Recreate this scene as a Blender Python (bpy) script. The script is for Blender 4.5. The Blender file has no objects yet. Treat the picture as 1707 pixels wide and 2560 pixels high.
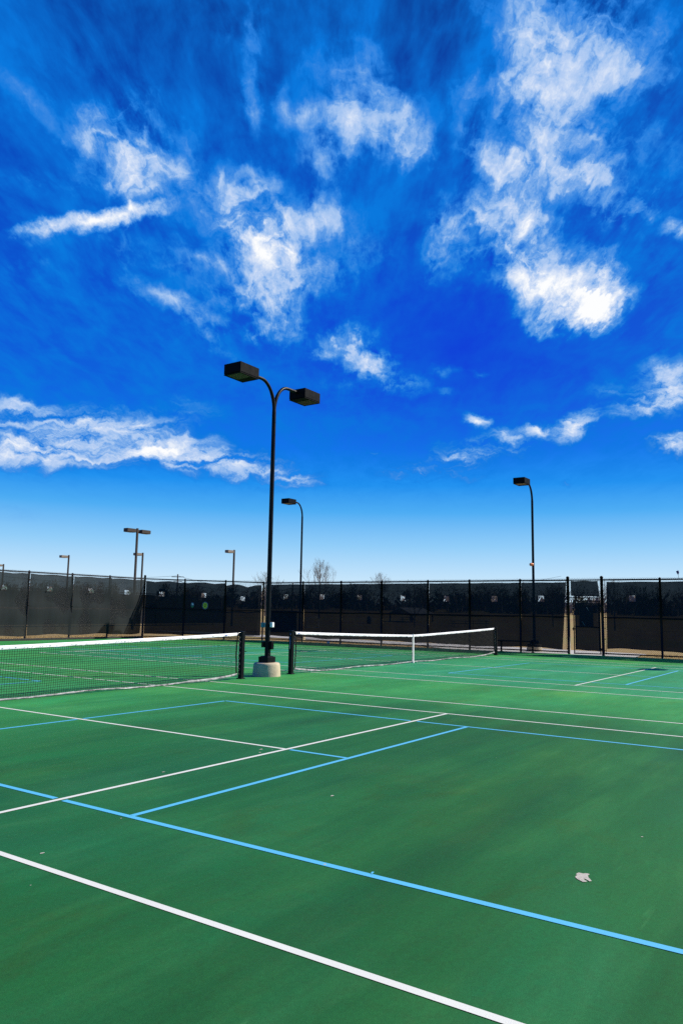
import bpy, math, random
from mathutils import Vector, Matrix
random.seed(7)
PI = math.pi
scene = bpy.context.scene
COL = scene.collection
R = math.radians
# ------------------------------------------------------------------ sun and camera constants
SUN = Vector((0.97, -0.85, 1.0)).normalized()          # from the ground towards the sun
SUN_EL = math.asin(SUN.z)
YAW, PITCH, ROLL = 0.9702182, 0.1303365, 0.0169923
CAM = Vector((-7.157, -12.0145, 1.5837))
fw = Vector((math.sin(YAW)*math.cos(PITCH), math.cos(YAW)*math.cos(PITCH), math.sin(PITCH)))
rt = fw.cross(Vector((0, 0, 1))).normalized()
up = rt.cross(fw)
c_, s_ = math.cos(ROLL), math.sin(ROLL)
RT, UP = c_*rt + s_*up, -s_*rt + c_*up

# ------------------------------------------------------------------ node helpers
class NT:
    def __init__(s, tree): s.t = tree; s.n = tree.nodes; s.l = tree.links
    def node(s, kind, **kw):
        n = s.n.new(kind)
        for k, v in kw.items(): setattr(n, k, v)
        return n
    def put(s, sock, v):
        if v is None: return
        if hasattr(v, 'is_linked') or isinstance(v, bpy.types.NodeSocket): s.l.new(v, sock)
        else: sock.default_value = v
    def math(s, op, a, b=None, c=None, clamp=False):
        n = s.node('ShaderNodeMath', operation=op); n.use_clamp = clamp
        s.put(n.inputs[0], a); s.put(n.inputs[1], b)
        if c is not None: s.put(n.inputs[2], c)
        return n.outputs[0]
    def vmath(s, op, a, b=None):
        n = s.node('ShaderNodeVectorMath', operation=op)
        s.put(n.inputs[0], a); s.put(n.inputs[1], b)
        return n.outputs['Value'] if op in ('DOT_PRODUCT', 'LENGTH') else n.outputs[0]
    def mix(s, f, a, b, blend='MIX'):
        n = s.node('ShaderNodeMix', data_type='RGBA', blend_type=blend)
        s.put(n.inputs[0], f); s.put(n.inputs[6], a); s.put(n.inputs[7], b)
        return n.outputs[2]
    def noise(s, vec, scale, detail=4, rough=.55, dist=0., dims='3D'):
        n = s.node('ShaderNodeTexNoise', noise_dimensions=dims)
        s.put(n.inputs['Vector'], vec); n.inputs['Scale'].default_value = scale
        n.inputs['Detail'].default_value = detail; n.inputs['Roughness'].default_value = rough
        n.inputs['Distortion'].default_value = dist
        return n.outputs['Fac']
    def ramp(s, f, stops, interp='LINEAR'):
        n = s.node('ShaderNodeValToRGB'); s.put(n.inputs[0], f)
        cr = n.color_ramp; cr.interpolation = interp
        while len(cr.elements) < len(stops): cr.elements.new(.5)
        for e, (p, c) in zip(cr.elements, stops):
            e.position = p; e.color = (*c[:3], 1) if not isinstance(c, (int, float)) else (c, c, c, 1)
        return n.outputs[0]
    def maprange(s, v, a, b, c=0., d=1., mode='LINEAR'):
        n = s.node('ShaderNodeMapRange', interpolation_type=mode); n.clamp = True
        s.put(n.inputs[0], v)
        for i, x in zip((1, 2, 3, 4), (a, b, c, d)): n.inputs[i].default_value = x
        return n.outputs[0]
    def mapping(s, vec, loc=(0, 0, 0), rot=(0, 0, 0), scale=(1, 1, 1), kind='POINT'):
        n = s.node('ShaderNodeMapping', vector_type=kind)
        s.put(n.inputs[0], vec)
        n.inputs[1].default_value = loc; n.inputs[2].default_value = rot; n.inputs[3].default_value = scale
        return n.outputs[0]

def lin(r, g, b):
    f = lambda x: (x/12.92 if x <= .04045 else ((x+.055)/1.055)**2.4)
    return (f(r/255), f(g/255), f(b/255))

MATS = {}
def material(name):
    m = bpy.data.materials.new(name); m.use_nodes = True
    MATS[name] = m
    nt = NT(m.node_tree)
    return m, nt, m.node_tree.nodes['Principled BSDF'], m.node_tree.nodes['Material Output']

def simple(name, col, rough=.5, metal=0., var=.12, scale=6., bump=0., spec=.5, col2=None, coat=0.):
    """paint-like surface: base colour broken by noise, a little grime and bump"""
    m, nt, b, out = material(name)
    tc = nt.node('ShaderNodeTexCoord').outputs['Object']
    n = nt.noise(tc, scale, 6, .62)
    dark = tuple(x*(1-var) for x in col) if col2 is None else col2
    light = tuple(min(1, x*(1+var)) for x in col)
    cc = nt.ramp(n, [(.3, dark), (.7, light)])
    nt.put(b.inputs['Base Color'], cc)
    rr = nt.maprange(nt.noise(tc, scale*2.7, 4), .3, .7, max(.05, rough-.1), min(1, rough+.1))
    nt.put(b.inputs['Roughness'], rr)
    b.inputs['Metallic'].default_value = metal
    b.inputs['Specular IOR Level'].default_value = spec
    if bump:
        bn = nt.node('ShaderNodeBump'); bn.inputs['Strength'].default_value = bump; bn.inputs['Distance'].default_value = .01
        nt.put(bn.inputs['Height'], nt.noise(tc, scale*8, 5)); nt.put(b.inputs['Normal'], bn.outputs[0])
    return m

black_paint = simple('black_paint', (.005, .006, .008), .4, var=.25, scale=3., spec=.12)
head_paint = simple('lamp_head_paint', (.0035, .0045, .0065), .65, var=.3, scale=4., spec=.05)
bronze_paint = simple('bronze_paint', (.045, .036, .030), .6, var=.18, scale=3., spec=.2)
tan_head = simple('faded_head_paint', (.20, .165, .13), .6, var=.18, scale=3., spec=.2)
vinyl_wire = simple('black_vinyl_wire', (.010, .011, .012), .45, var=.1)
net_cord = simple('net_cord', (.006, .0075, .0075), .8, var=.2, spec=.15)
band_cloth = simple('white_band_canvas', (.78, .78, .80), .8, var=.07, scale=9., bump=.3)
tape_cloth = simple('bottom_tape', (.20, .20, .21), .5, var=.85, scale=7., bump=.4)
concrete = simple('pier_concrete', (.45, .37, .255), .9, var=.2, scale=5., bump=.5)
walk_concrete = simple('walk_concrete', (.40, .375, .35), .9, var=.14, scale=1.2, bump=.3)
lens_glass = simple('lens_glass', (.006, .013, .007), .35, var=.2, scale=2., spec=.2)
orange_plastic = simple('orange_plastic', (.75, .17, .015), .4, var=.1)
tag_white = simple('white_tag', (.72, .74, .74), .6, var=.08, scale=20)
tag_teal = simple('teal_tag', (.02, .17, .21), .5, var=.15, scale=20)
steel_cable = simple('steel_cable', (.55, .56, .58), .3, metal=.9, var=.1)
black_screen_solid = simple('screen_hem', (.006, .006, .007), .9, var=.2)
curb_rubber = simple('edge_curb', (.02, .019, .017), .85, var=.3, scale=4., bump=.4)
bark = simple('bare_bark', (.13, .105, .09), .95, var=.3, scale=2.)
bark_far = simple('far_bark', (.17, .14, .12), .95, var=.3, scale=.8)
evergreen = simple('far_evergreen', (.05, .062, .035), .95, var=.4, scale=.6)
wood_pole = simple('weathered_pole', (.10, .085, .075), .95, var=.2, scale=2.)
roof_metal = simple('shelter_roof', (.30, .29, .28), .5, var=.12, scale=1.5)
table_dark = simple('picnic_green', (.02, .026, .024), .6, var=.2)
white_pipe = simple('white_pipe', (.8, .8, .8), .5, var=.05)
box_dark = simple('locker_dark', (.012, .013, .014), .7, var=.2)
box_pale = simple('locker_pale', (.20, .26, .25), .7, var=.2)
sign_yellow = simple('sign_yellow', (.66, .54, .02), .5, var=.06)
sign_grey = simple('sign_rim', (.10, .10, .16), .5, var=.1)
sign_green = simple('sign_green', (.02, .15, .07), .5, var=.2)
sign_ink = simple('sign_ink', (.015, .02, .008), .6, var=.1)
logo_blue = simple('logo_blue', (.18, .22, .6), .7, var=.1)
grey_ink = simple('band_ink', (.42, .42, .46), .8, var=.2, scale=20)
purple_cloth = simple('purple_cloth', (.035, .02, .15), .7, var=.2)
paper = simple('paper_litter', (.75, .74, .70), .85, var=.08, scale=20)
dead_leaf = simple('dead_leaf', (.50, .36, .20), .9, var=.35, scale=15)
dry_blade = simple('dry_grass_blade', (.50, .33, .11), .9, var=.3, scale=3.)
chip_mat = simple('bare_chip', (.43, .395, .34), .92, var=.2, scale=40, bump=.4)

# court paint: squeegee streaks run along X, worn pale bands, fine grit
def court_material():
    m, nt, b, out = material('court_acrylic')
    pos = nt.node('ShaderNodeTexCoord').outputs['Object']
    streak = nt.noise(nt.mapping(pos, scale=(.10, 1.0, 1), rot=(0, 0, R(4))), 1.25, 6, .6, .4)
    streak2 = nt.noise(nt.mapping(pos, scale=(.22, 1.0, 1), rot=(0, 0, R(-9))), 4.2, 5, .6, .5)
    patch = nt.noise(pos, .42, 6, .62, .5)
    tone = nt.noise(nt.mapping(pos, loc=(11, 5, 0), scale=(.5, 1, 1)), .30, 5, .6, .3)
    grit = nt.noise(pos, 160., 3, .7)
    mott = nt.noise(pos, 14., 5, .65)
    sp = nt.node('ShaderNodeSeparateXYZ'); nt.put(sp.inputs[0], pos)
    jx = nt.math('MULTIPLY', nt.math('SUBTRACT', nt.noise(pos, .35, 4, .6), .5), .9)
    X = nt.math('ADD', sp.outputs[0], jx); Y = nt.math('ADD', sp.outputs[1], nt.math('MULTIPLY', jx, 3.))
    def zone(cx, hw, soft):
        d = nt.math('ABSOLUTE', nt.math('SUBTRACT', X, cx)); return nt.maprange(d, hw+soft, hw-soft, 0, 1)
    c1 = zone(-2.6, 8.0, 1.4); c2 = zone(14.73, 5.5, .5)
    near_shade = nt.math('MULTIPLY', c1, nt.maprange(Y, 2.0, -6.5, 0, 1, 'SMOOTHSTEP'))       # light falloff towards the viewer, painted into the near half's colour
    inside = nt.math('MULTIPLY', c2, nt.maprange(nt.math('ABSOLUTE', Y), 12.6, 11.6, 0, 1))
    runoff = nt.ramp(streak, [(.30, (.026, .185, .040)), (.5, (.031, .222, .054)), (.70, (.039, .265, .070))])
    teal = nt.ramp(streak, [(.30, (.021, .185, .072)), (.5, (.025, .220, .088)), (.70, (.032, .255, .105))])
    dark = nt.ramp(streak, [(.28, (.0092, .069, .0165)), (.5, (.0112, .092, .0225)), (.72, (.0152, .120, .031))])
    base = nt.mix(nt.math('MULTIPLY', inside, .85), runoff, teal)
    base = nt.mix(nt.math('MULTIPLY', near_shade, .92), base, dark)
    def tint(f, k, c):
        n = nt.node('ShaderNodeMix', data_type='RGBA', blend_type='MULTIPLY'); nt.put(n.inputs[0], nt.math('MULTIPLY', f, k)); nt.put(n.inputs[6], base); n.inputs[7].default_value = (*c, 1); return n.outputs[2]
    base = tint(nt.maprange(patch, .48, .66), .8, (1.5, 1.22, 1.2))
    base = tint(nt.maprange(tone, .52, .72), .6, (.8, 1.05, 1.7))
    base = tint(nt.maprange(tone, .46, .28), .6, (1.8, 1.06, .72))
    base = tint(nt.maprange(streak2, .48, .68), .7, (1.5, 1.14, 1.2))
    base = tint(nt.maprange(mott, .45, .68), .6, (1.25, .84, .85))
    stain = nt.noise(nt.mapping(pos, loc=(3, 8, 0), scale=(.6, 1, 1)), 1.1, 8, .68, .8)
    base = tint(nt.maprange(stain, .56, .66), .75, (1.32, .87, .74))
    base = tint(nt.maprange(stain, .44, .36), .6, (.78, 1.12, 1.15))
    scuff = nt.noise(nt.mapping(pos, loc=(7, 1, 0), scale=(.35, 3.2, 1), rot=(0, 0, R(24))), 3.4, 5, .6, .8)
    base = tint(nt.maprange(scuff, .66, .74), .8, (1.7, 1.3, 1.4))
    g = nt.math('MULTIPLY', nt.maprange(grit, .25, .75, .70, 1.3), nt.maprange(nt.noise(pos, 38., 5, .7), .3, .7, .88, 1.12))
    gm = nt.node('ShaderNodeMix', data_type='RGBA', blend_type='MULTIPLY'); gm.inputs[0].default_value = 1
    nt.put(gm.inputs[6], base)
    comb = nt.node('ShaderNodeCombineColor'); [nt.put(comb.inputs[i], g) for i in range(3)]
    nt.put(gm.inputs[7], comb.outputs[0])
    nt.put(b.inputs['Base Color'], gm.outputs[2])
    nt.put(b.inputs['Roughness'], nt.maprange(streak, .3, .7, .62, .74))
    b.inputs['Specular IOR Level'].default_value = .12
    b.inputs['Sheen Weight'].default_value = 0.06
    b.inputs['Sheen Roughness'].default_value = .24
    b.inputs['Sheen Tint'].default_value = (.05, 1, .22, 1)
    bn = nt.node('ShaderNodeBump'); bn.inputs['Strength'].default_value = .35; bn.inputs['Distance'].default_value = .004
    nt.put(bn.inputs['Height'], nt.noise(pos, 240., 3, .7)); nt.put(b.inputs['Normal'], bn.outputs[0])
    return m
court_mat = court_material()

def line_material(name, col, worn):
    m, nt, b, out = material(name)
    pos = nt.node('ShaderNodeTexCoord').outputs['Object']
    w = nt.noise(pos, 22., 6, .7)
    big = nt.noise(pos, 1.3, 4, .6)
    c = nt.mix(nt.maprange(big, .3, .7), tuple(x*.93 for x in col)+(1,), (*col, 1))
    c = nt.mix(nt.math('MULTIPLY', nt.maprange(w, .62, .75), .5), c, (*worn, 1))
    nt.put(b.inputs['Base Color'], c)
    b.inputs['Roughness'].default_value = .7
    bn = nt.node('ShaderNodeBump'); bn.inputs['Strength'].default_value = .3; bn.inputs['Distance'].default_value = .004
    nt.put(bn.inputs['Height'], nt.noise(pos, 240., 3, .7)); nt.put(b.inputs['Normal'], bn.outputs[0])
    return m
white_line = line_material('white_line_paint', (.67, .67, .61), (.42, .48, .40))
blue_line = line_material('blue_line_paint', (.078, .42, .66), (.045, .22, .30))

def field_material():
    m, nt, b, out = material('dry_field')
    pos = nt.node('ShaderNodeTexCoord').outputs['Object']
    a = nt.noise(pos, .035, 6, .6, .4); f = nt.noise(pos, 1.4, 6, .65); ff = nt.noise(pos, 9., 5, .7)
    c = nt.ramp(a, [(.32, (.20, .135, .066)), (.48, (.28, .195, .078)), (.62, (.24, .20, .072)), (.75, (.15, .15, .048))])
    c = nt.mix(nt.math('MULTIPLY', nt.maprange(f, .45, .75), .5), c, (.24, .15, .08, 1))
    c = nt.mix(nt.math('MULTIPLY', nt.maprange(ff, .5, .75), .5), c, (.56, .42, .20, 1))
    nt.put(b.inputs['Base Color'], c); b.inputs['Roughness'].default_value = .95
    b.inputs['Specular IOR Level'].default_value = .1
    return m
field_mat = field_material()

# woven windscreen: an open weave, so part of the light passes straight through
def screen_material(name, col, through):
    m, nt, b, out = material(name)
    pos = nt.node('ShaderNodeTexCoord').outputs['Object']
    fold = nt.noise(nt.mapping(pos, scale=(2.2, 2.2, .35)), 2.0, 5, .6)
    c = nt.ramp(fold, [(.3, tuple(x*.72 for x in col)), (.7, tuple(x*1.25 for x in col))])
    nt.put(b.inputs['Base Color'], c); b.inputs['Roughness'].default_value = .8
    b.inputs['Specular IOR Level'].default_value = .25
    tr = nt.node('ShaderNodeBsdfTransparent'); tr.inputs[0].default_value = (.86, .95, 1., 1)
    mx = nt.node('ShaderNodeMixShader')
    th = nt.math('MULTIPLY', nt.maprange(nt.noise(pos, 1.1, 4, .6), .3, .7, .8, 1.2), through)
    nt.put(mx.inputs[0], th); nt.l.new(b.outputs[0], mx.inputs[1]); nt.l.new(tr.outputs[0], mx.inputs[2])
    nt.l.new(mx.outputs[0], out.inputs[0])
    return m
screen_sunny = screen_material('windscreen_weave', (.0068, .0112, .0134), .07)
screen_back = screen_material('windscreen_weave_back', (.0105, .0105, .010), .032)  # corner, far fence and gate cloth: more neutral grey, less see-through

# ------------------------------------------------------------------ mesh helpers
class MB:
    def __init__(s): s.v = []; s.f = []; s.mi = []; s.sm = []
    def add(s, vs, fs, mi=0, smooth=False):
        o = len(s.v); s.v += [tuple(v) for v in vs]
        for f in fs: s.f.append(tuple(i+o for i in f)); s.mi.append(mi); s.sm.append(smooth)
    def box(s, c, size, rz=0., mi=0, bev=0.):
        x, y, z = (d/2 for d in size)
        cr, sr = math.cos(rz), math.sin(rz)
        T = lambda p: (c[0]+p[0]*cr-p[1]*sr, c[1]+p[0]*sr+p[1]*cr, c[2]+p[2])
        if bev <= 0:
            vs = [T((i*x, j*y, k*z)) for k in (-1, 1) for (i, j) in ((-1, -1), (1, -1), (1, 1), (-1, 1))]
            s.add(vs, [(3, 2, 1, 0), (4, 5, 6, 7), (0, 1, 5, 4), (1, 2, 6, 5), (2, 3, 7, 6), (3, 0, 4, 7)], mi)
            return
        b = bev
        def ring(xx, yy, zz, q):
            return [T(p) for p in ((-xx+q, -yy, zz), (xx-q, -yy, zz), (xx, -yy+q, zz), (xx, yy-q, zz), (xx-q, yy, zz), (-xx+q, yy, zz), (-xx, yy-q, zz), (-xx, -yy+q, zz))]
        vs = ring(x-b, y-b, -z, b*.6) + ring(x, y, -z+b, b) + ring(x, y, z-b, b) + ring(x-b, y-b, z, b*.6)
        fs = [tuple(range(7, -1, -1)), tuple(range(24, 32))]
        for k in range(3):
            for i in range(8):
                j = (i+1) % 8; fs.append((k*8+i, k*8+j, k*8+8+j, k*8+8+i))
        s.add(vs, fs, mi)
    def tube(s, pts, rad, n=10, mi=0, smooth=True, caps=True):
        pts = [Vector(p) for p in pts]
        rs = rad if isinstance(rad, (list, tuple)) else [rad]*len(pts)
        vs = []; prev = None
        for i, p in enumerate(pts):
            t = (pts[min(i+1, len(pts)-1)]-pts[max(i-1, 0)]).normalized()
            if prev is None:
                a = Vector((0, 0, 1)) if abs(t.z) < .9 else Vector((1, 0, 0))
                u = t.cross(a).normalized()
            else:
                u = (prev-t*prev.dot(t)).normalized()
            prev = u; w = t.cross(u)
            for k in range(n):
                a = 2*PI*k/n; vs.append(p+(u*math.cos(a)+w*math.sin(a))*rs[i])
        fs = []
        for i in range(len(pts)-1):
            for k in range(n):
                j = (k+1) % n; fs.append((i*n+k, i*n+j, (i+1)*n+j, (i+1)*n+k))
        s.add(vs, fs, mi, smooth)
        if caps:
            s.add(vs[:n], [tuple(range(n-1, -1, -1))], mi); s.add(vs[-n:], [tuple(range(n))], mi)
    def lathe(s, prof, c=(0, 0, 0), n=32, mi=0, smooth=True):
        vs = [(c[0]+r*math.cos(2*PI*k/n), c[1]+r*math.sin(2*PI*k/n), c[2]+z) for r, z in prof for k in range(n)]
        fs = [(i*n+k, i*n+(k+1) % n, (i+1)*n+(k+1) % n, (i+1)*n+k) for i in range(len(prof)-1) for k in range(n)]
        s.add(vs, fs, mi, smooth)
        s.add(vs[:n], [tuple(range(n-1, -1, -1))], mi); s.add(vs[-n:], [tuple(range(n))], mi)
    def poly(s, pts, z, mi=0): s.add([(x, y, z) for x, y in pts], [tuple(range(len(pts)))], mi)
    def slab(s, pts, z0, z1, mi=0):
        n = len(pts)
        s.add([(x, y, z0) for x, y in pts]+[(x, y, z1) for x, y in pts],
              [tuple(range(n-1, -1, -1)), tuple(range(n, 2*n))]+[(i, (i+1) % n, n+(i+1) % n, n+i) for i in range(n)], mi)
    def build(s, name, mats, parent=None):
        me = bpy.data.meshes.new(name); me.from_pydata(s.v, [], s.f); me.update()
        for m in (mats if isinstance(mats, (list, tuple)) else [mats]): me.materials.append(m)
        me.polygons.foreach_set('material_index', s.mi); me.polygons.foreach_set('use_smooth', s.sm)
        o = bpy.data.objects.new(name, me); COL.objects.link(o)
        if parent: o.parent = parent
        return o

def thing(name, label, cat, loc=(0, 0, 0), rz=0., group=None):
    o = bpy.data.objects.new(name, None); COL.objects.link(o)
    o.location = loc; o.rotation_euler = (0, 0, rz); o.empty_display_size = .2
    return tag(o, label, cat, group)
def tag(o, label, cat, group=None):
    o['label'] = label; o['category'] = cat
    if group: o['group'] = group
    return o
def struct(o): o['kind'] = 'structure'; return o
def children(o): return [c for c in bpy.data.objects if c.parent == o]
def copy_tree(o, parent=None):
    c = o.copy(); COL.objects.link(c)
    if parent: c.parent = parent
    for ch in children(o): copy_tree(ch, c)
    return c

# ------------------------------------------------------------------ layout
FX, LY = 24.85, 20.65                     # far fence line, left fence line
C1, C2 = 0.0, 14.73                       # court centre lines
P_CORN = (21.48, 20.6); P_FAR = (24.85, 14.95)

# ground: one sheet to the horizon, rising gently beyond the park
def terrain_z(r): return -.05 + 4.6*max(0., min(1., (r-75)/190.))**1.4
g = MB(); rings = [0, 10, 20, 30, 40, 52, 64, 80, 96, 115, 135, 160, 190, 225, 270, 340, 500, 900, 1800, 3500]; NA = 72
vs = [(0, 0, -.05)]; fs = []
for r in rings[1:]:
    for k in range(NA): vs.append((8+r*math.cos(2*PI*k/NA), r*math.sin(2*PI*k/NA), terrain_z(r)))
for k in range(NA): fs.append((0, 1+k, 1+(k+1) % NA))
for i in range(len(rings)-2):
    for k in range(NA):
        a = 1+i*NA+k; b = 1+i*NA+(k+1) % NA; fs.append((a, a+NA, b+NA, b))
g.add(vs, fs, 0, True)
struct(g.build('ground', field_mat))

# tennis court slab with its painted markings
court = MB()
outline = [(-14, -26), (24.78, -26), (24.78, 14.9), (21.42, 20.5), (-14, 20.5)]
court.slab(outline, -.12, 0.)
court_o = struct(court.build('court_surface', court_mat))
wl, bl = MB(), MB()
def strip(mb, a, b, w, z):
    a, b = Vector(a), Vector(b); d = (b-a).normalized(); n = Vector((-d.y, d.x))*w/2
    L = (b-a).length; k = max(1, int(L/1.5))
    prev = None
    for i in range(k+1):
        p = a+d*L*i/k
        j = random.uniform(-.0025, .0025) if 0 < i < k else 0
        q = (p+n*(1+j*20), p-n*(1-j*20))
        if prev: mb.add([(prev[0].x, prev[0].y, z), (prev[1].x, prev[1].y, z), (q[1].x, q[1].y, z), (q[0].x, q[0].y, z)], [(0, 1, 2, 3)])
        prev = q
WZ, BZ = .0028, .0028
for cx in (C1, C2):
    D, S, B, V = 5.485, 4.115, 11.885, 6.40
    hw = .025
    for sx in (-1, 1):
        strip(wl, (cx+sx*D, -B), (cx+sx*D, B), .05, WZ)
        strip(wl, (cx+sx*S, -B+.06), (cx+sx*S, B-.06), .05, WZ)
    for sy in (-1, 1):
        strip(wl, (cx-D+.026, sy*(B-.03)), (cx-S-.026, sy*(B-.03)), .09, WZ)
        strip(wl, (cx-S+.026, sy*(B-.03)), (cx+S-.026, sy*(B-.03)), .09, WZ)
        strip(wl, (cx+D-.026, sy*(B-.03)), (cx+S+.026, sy*(B-.03)), .09, WZ)
        strip(wl, (cx-S+.026, sy*V), (cx+S-.026, sy*V), .05, WZ)
        strip(wl, (cx, sy*.03), (cx, sy*(V-.026)), .05, WZ)
        strip(wl, (cx, sy*(B-.08)), (cx, sy*(B-.22)), .05, WZ)
    # blue small-court lines on both halves, cut back where they meet white paint
    W, Y0, K0, NETY, K1, Y1 = 3.02, 2.65, 7.26, 9.36, 11.49, 16.06
    gap = .055
    def blue(a, b, w=.056): strip(bl, a, b, w, BZ)
    for sy in (-1, 1):
        for sx in (-1, 1):
            x = cx+sx*W
            for p, q in ((Y0, V-gap), (V+gap, B-.03-gap-.03), (B+gap+.02, Y1)):
                blue((x, sy*p), (x, sy*q))
        for (p, q) in ((cx-W+.026, cx-gap), (cx+gap, cx+W-.026)):
            blue((p, sy*Y0), (q, sy*Y0))
        for y in (K0, K1, Y1):
            blue((cx-W+.026, sy*y), (cx+W-.026, sy*y))
        blue((cx, sy*(V+gap)), (cx, sy*(K0-.026)))
        blue((cx, sy*(K1+.026)), (cx, sy*(B-.03-.08)) if False else (cx, sy*(Y1-.026)))
wl.build('white_lines', white_line, court_o)
bl.build('blue_lines', blue_line, court_o)
# a short overshoot mark on the blue side line
ov = MB(); strip(ov, (-3.0, -9.43), (-2.955, -9.418), .014, BZ)
# bare places where the paint has come off
patch_pts = [(-2.239,-10.442),(-2.216,-10.439),(-2.193,-10.444),(-2.192,-10.461),(-2.195,-10.47),(-2.178,-10.484),(-2.175,-10.497),(-2.184,-10.51),(-2.201,-10.508),(-2.212,-10.506),(-2.243,-10.519),(-2.272,-10.538),(-2.298,-10.555),(-2.312,-10.545),(-2.296,-10.53),(-2.287,-10.517),(-2.284,-10.501),(-2.307,-10.516),(-2.319,-10.535),(-2.335,-10.53),(-2.346,-10.516),(-2.329,-10.494),(-2.314,-10.471),(-2.287,-10.452),(-2.265,-10.449),(-2.247,-10.452)]
ch = MB()
ch.poly([(x, y) for x, y in patch_pts][::-1], .003)
spots = [(-1.51, -8.1, .028), (-.19, -6.18, .032), (-1.74, -6.25, .02), (-3.95, -7.52, .024), (-3.02, -9.1, .012), (-.35, -6.3, .02)]
for i in range(45):
    spots.append((random.uniform(-6, 12), random.uniform(-12, -1), random.choice((.003, .004, .006, .009))))
for x, y, r in spots:
    n = random.randint(6, 9); rot = random.uniform(0, 6); ex = random.uniform(.5, 1)
    ch.poly([(x+r*random.uniform(.6, 1.15)*math.cos(2*PI*k/n), y+ex*r*random.uniform(.5, 1.1)*math.sin(2*PI*k/n)) for k in range(n)], .003)
ch.build('bare_chips', chip_mat, court_o)
ov.build('blue_tick', blue_line, court_o)

# concrete walk behind the far fence and the pad at the gate
wk = MB()
wk.poly([(24.80, -4.3), (28.3, -4.0), (29.6, 1.5), (30.2, 8.0), (31.4, 16.5), (34, 30), (31.6, 31), (29.0, 17.0), (27.4, 7.0), (25.2, 4.2), (24.80, 4.2)], -.02)
struct(wk.build('walkway', walk_concrete))

# ------------------------------------------------------------------ chain link fences
def wire_mesh(mb, a, b, z0, z1, pitch=.07, r=.0036):
    """woven diamonds between two ground points, as straight crossing wires"""
    a, b = Vector((*a, 0)), Vector((*b, 0)); L = (b-a).length; d = (b-a)/L; nrm = Vector((-d.y, d.x, 0)); H = z1-z0
    for sgn in (1, -1):
        k = -int(H/pitch)-1 if sgn > 0 else 0
        end = L if sgn > 0 else L+H
        while k*pitch < end:
            s0 = k*pitch; t0, t1 = 0., H
            if sgn > 0: t0 = max(0, -s0); t1 = min(H, L-s0)
            else: t0 = max(0, s0-L); t1 = min(H, s0)
            if t1 > t0+.01:
                p = a+d*(s0+sgn*t0)+Vector((0, 0, z0+t0)); q = a+d*(s0+sgn*t1)+Vector((0, 0, z0+t1))
                off = nrm*r*sgn
                w = (d*sgn*-1+Vector((0, 0, 1))).normalized()*r
                n2 = nrm*r
                vs = [p+off+w, p+off-w*.5+n2, p+off-w*.5-n2, q+off+w, q+off-w*.5+n2, q+off-w*.5-n2]
                mb.add(vs, [(0, 1, 4, 3), (1, 2, 5, 4), (2, 0, 3, 5)])
            k += 1

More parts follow.
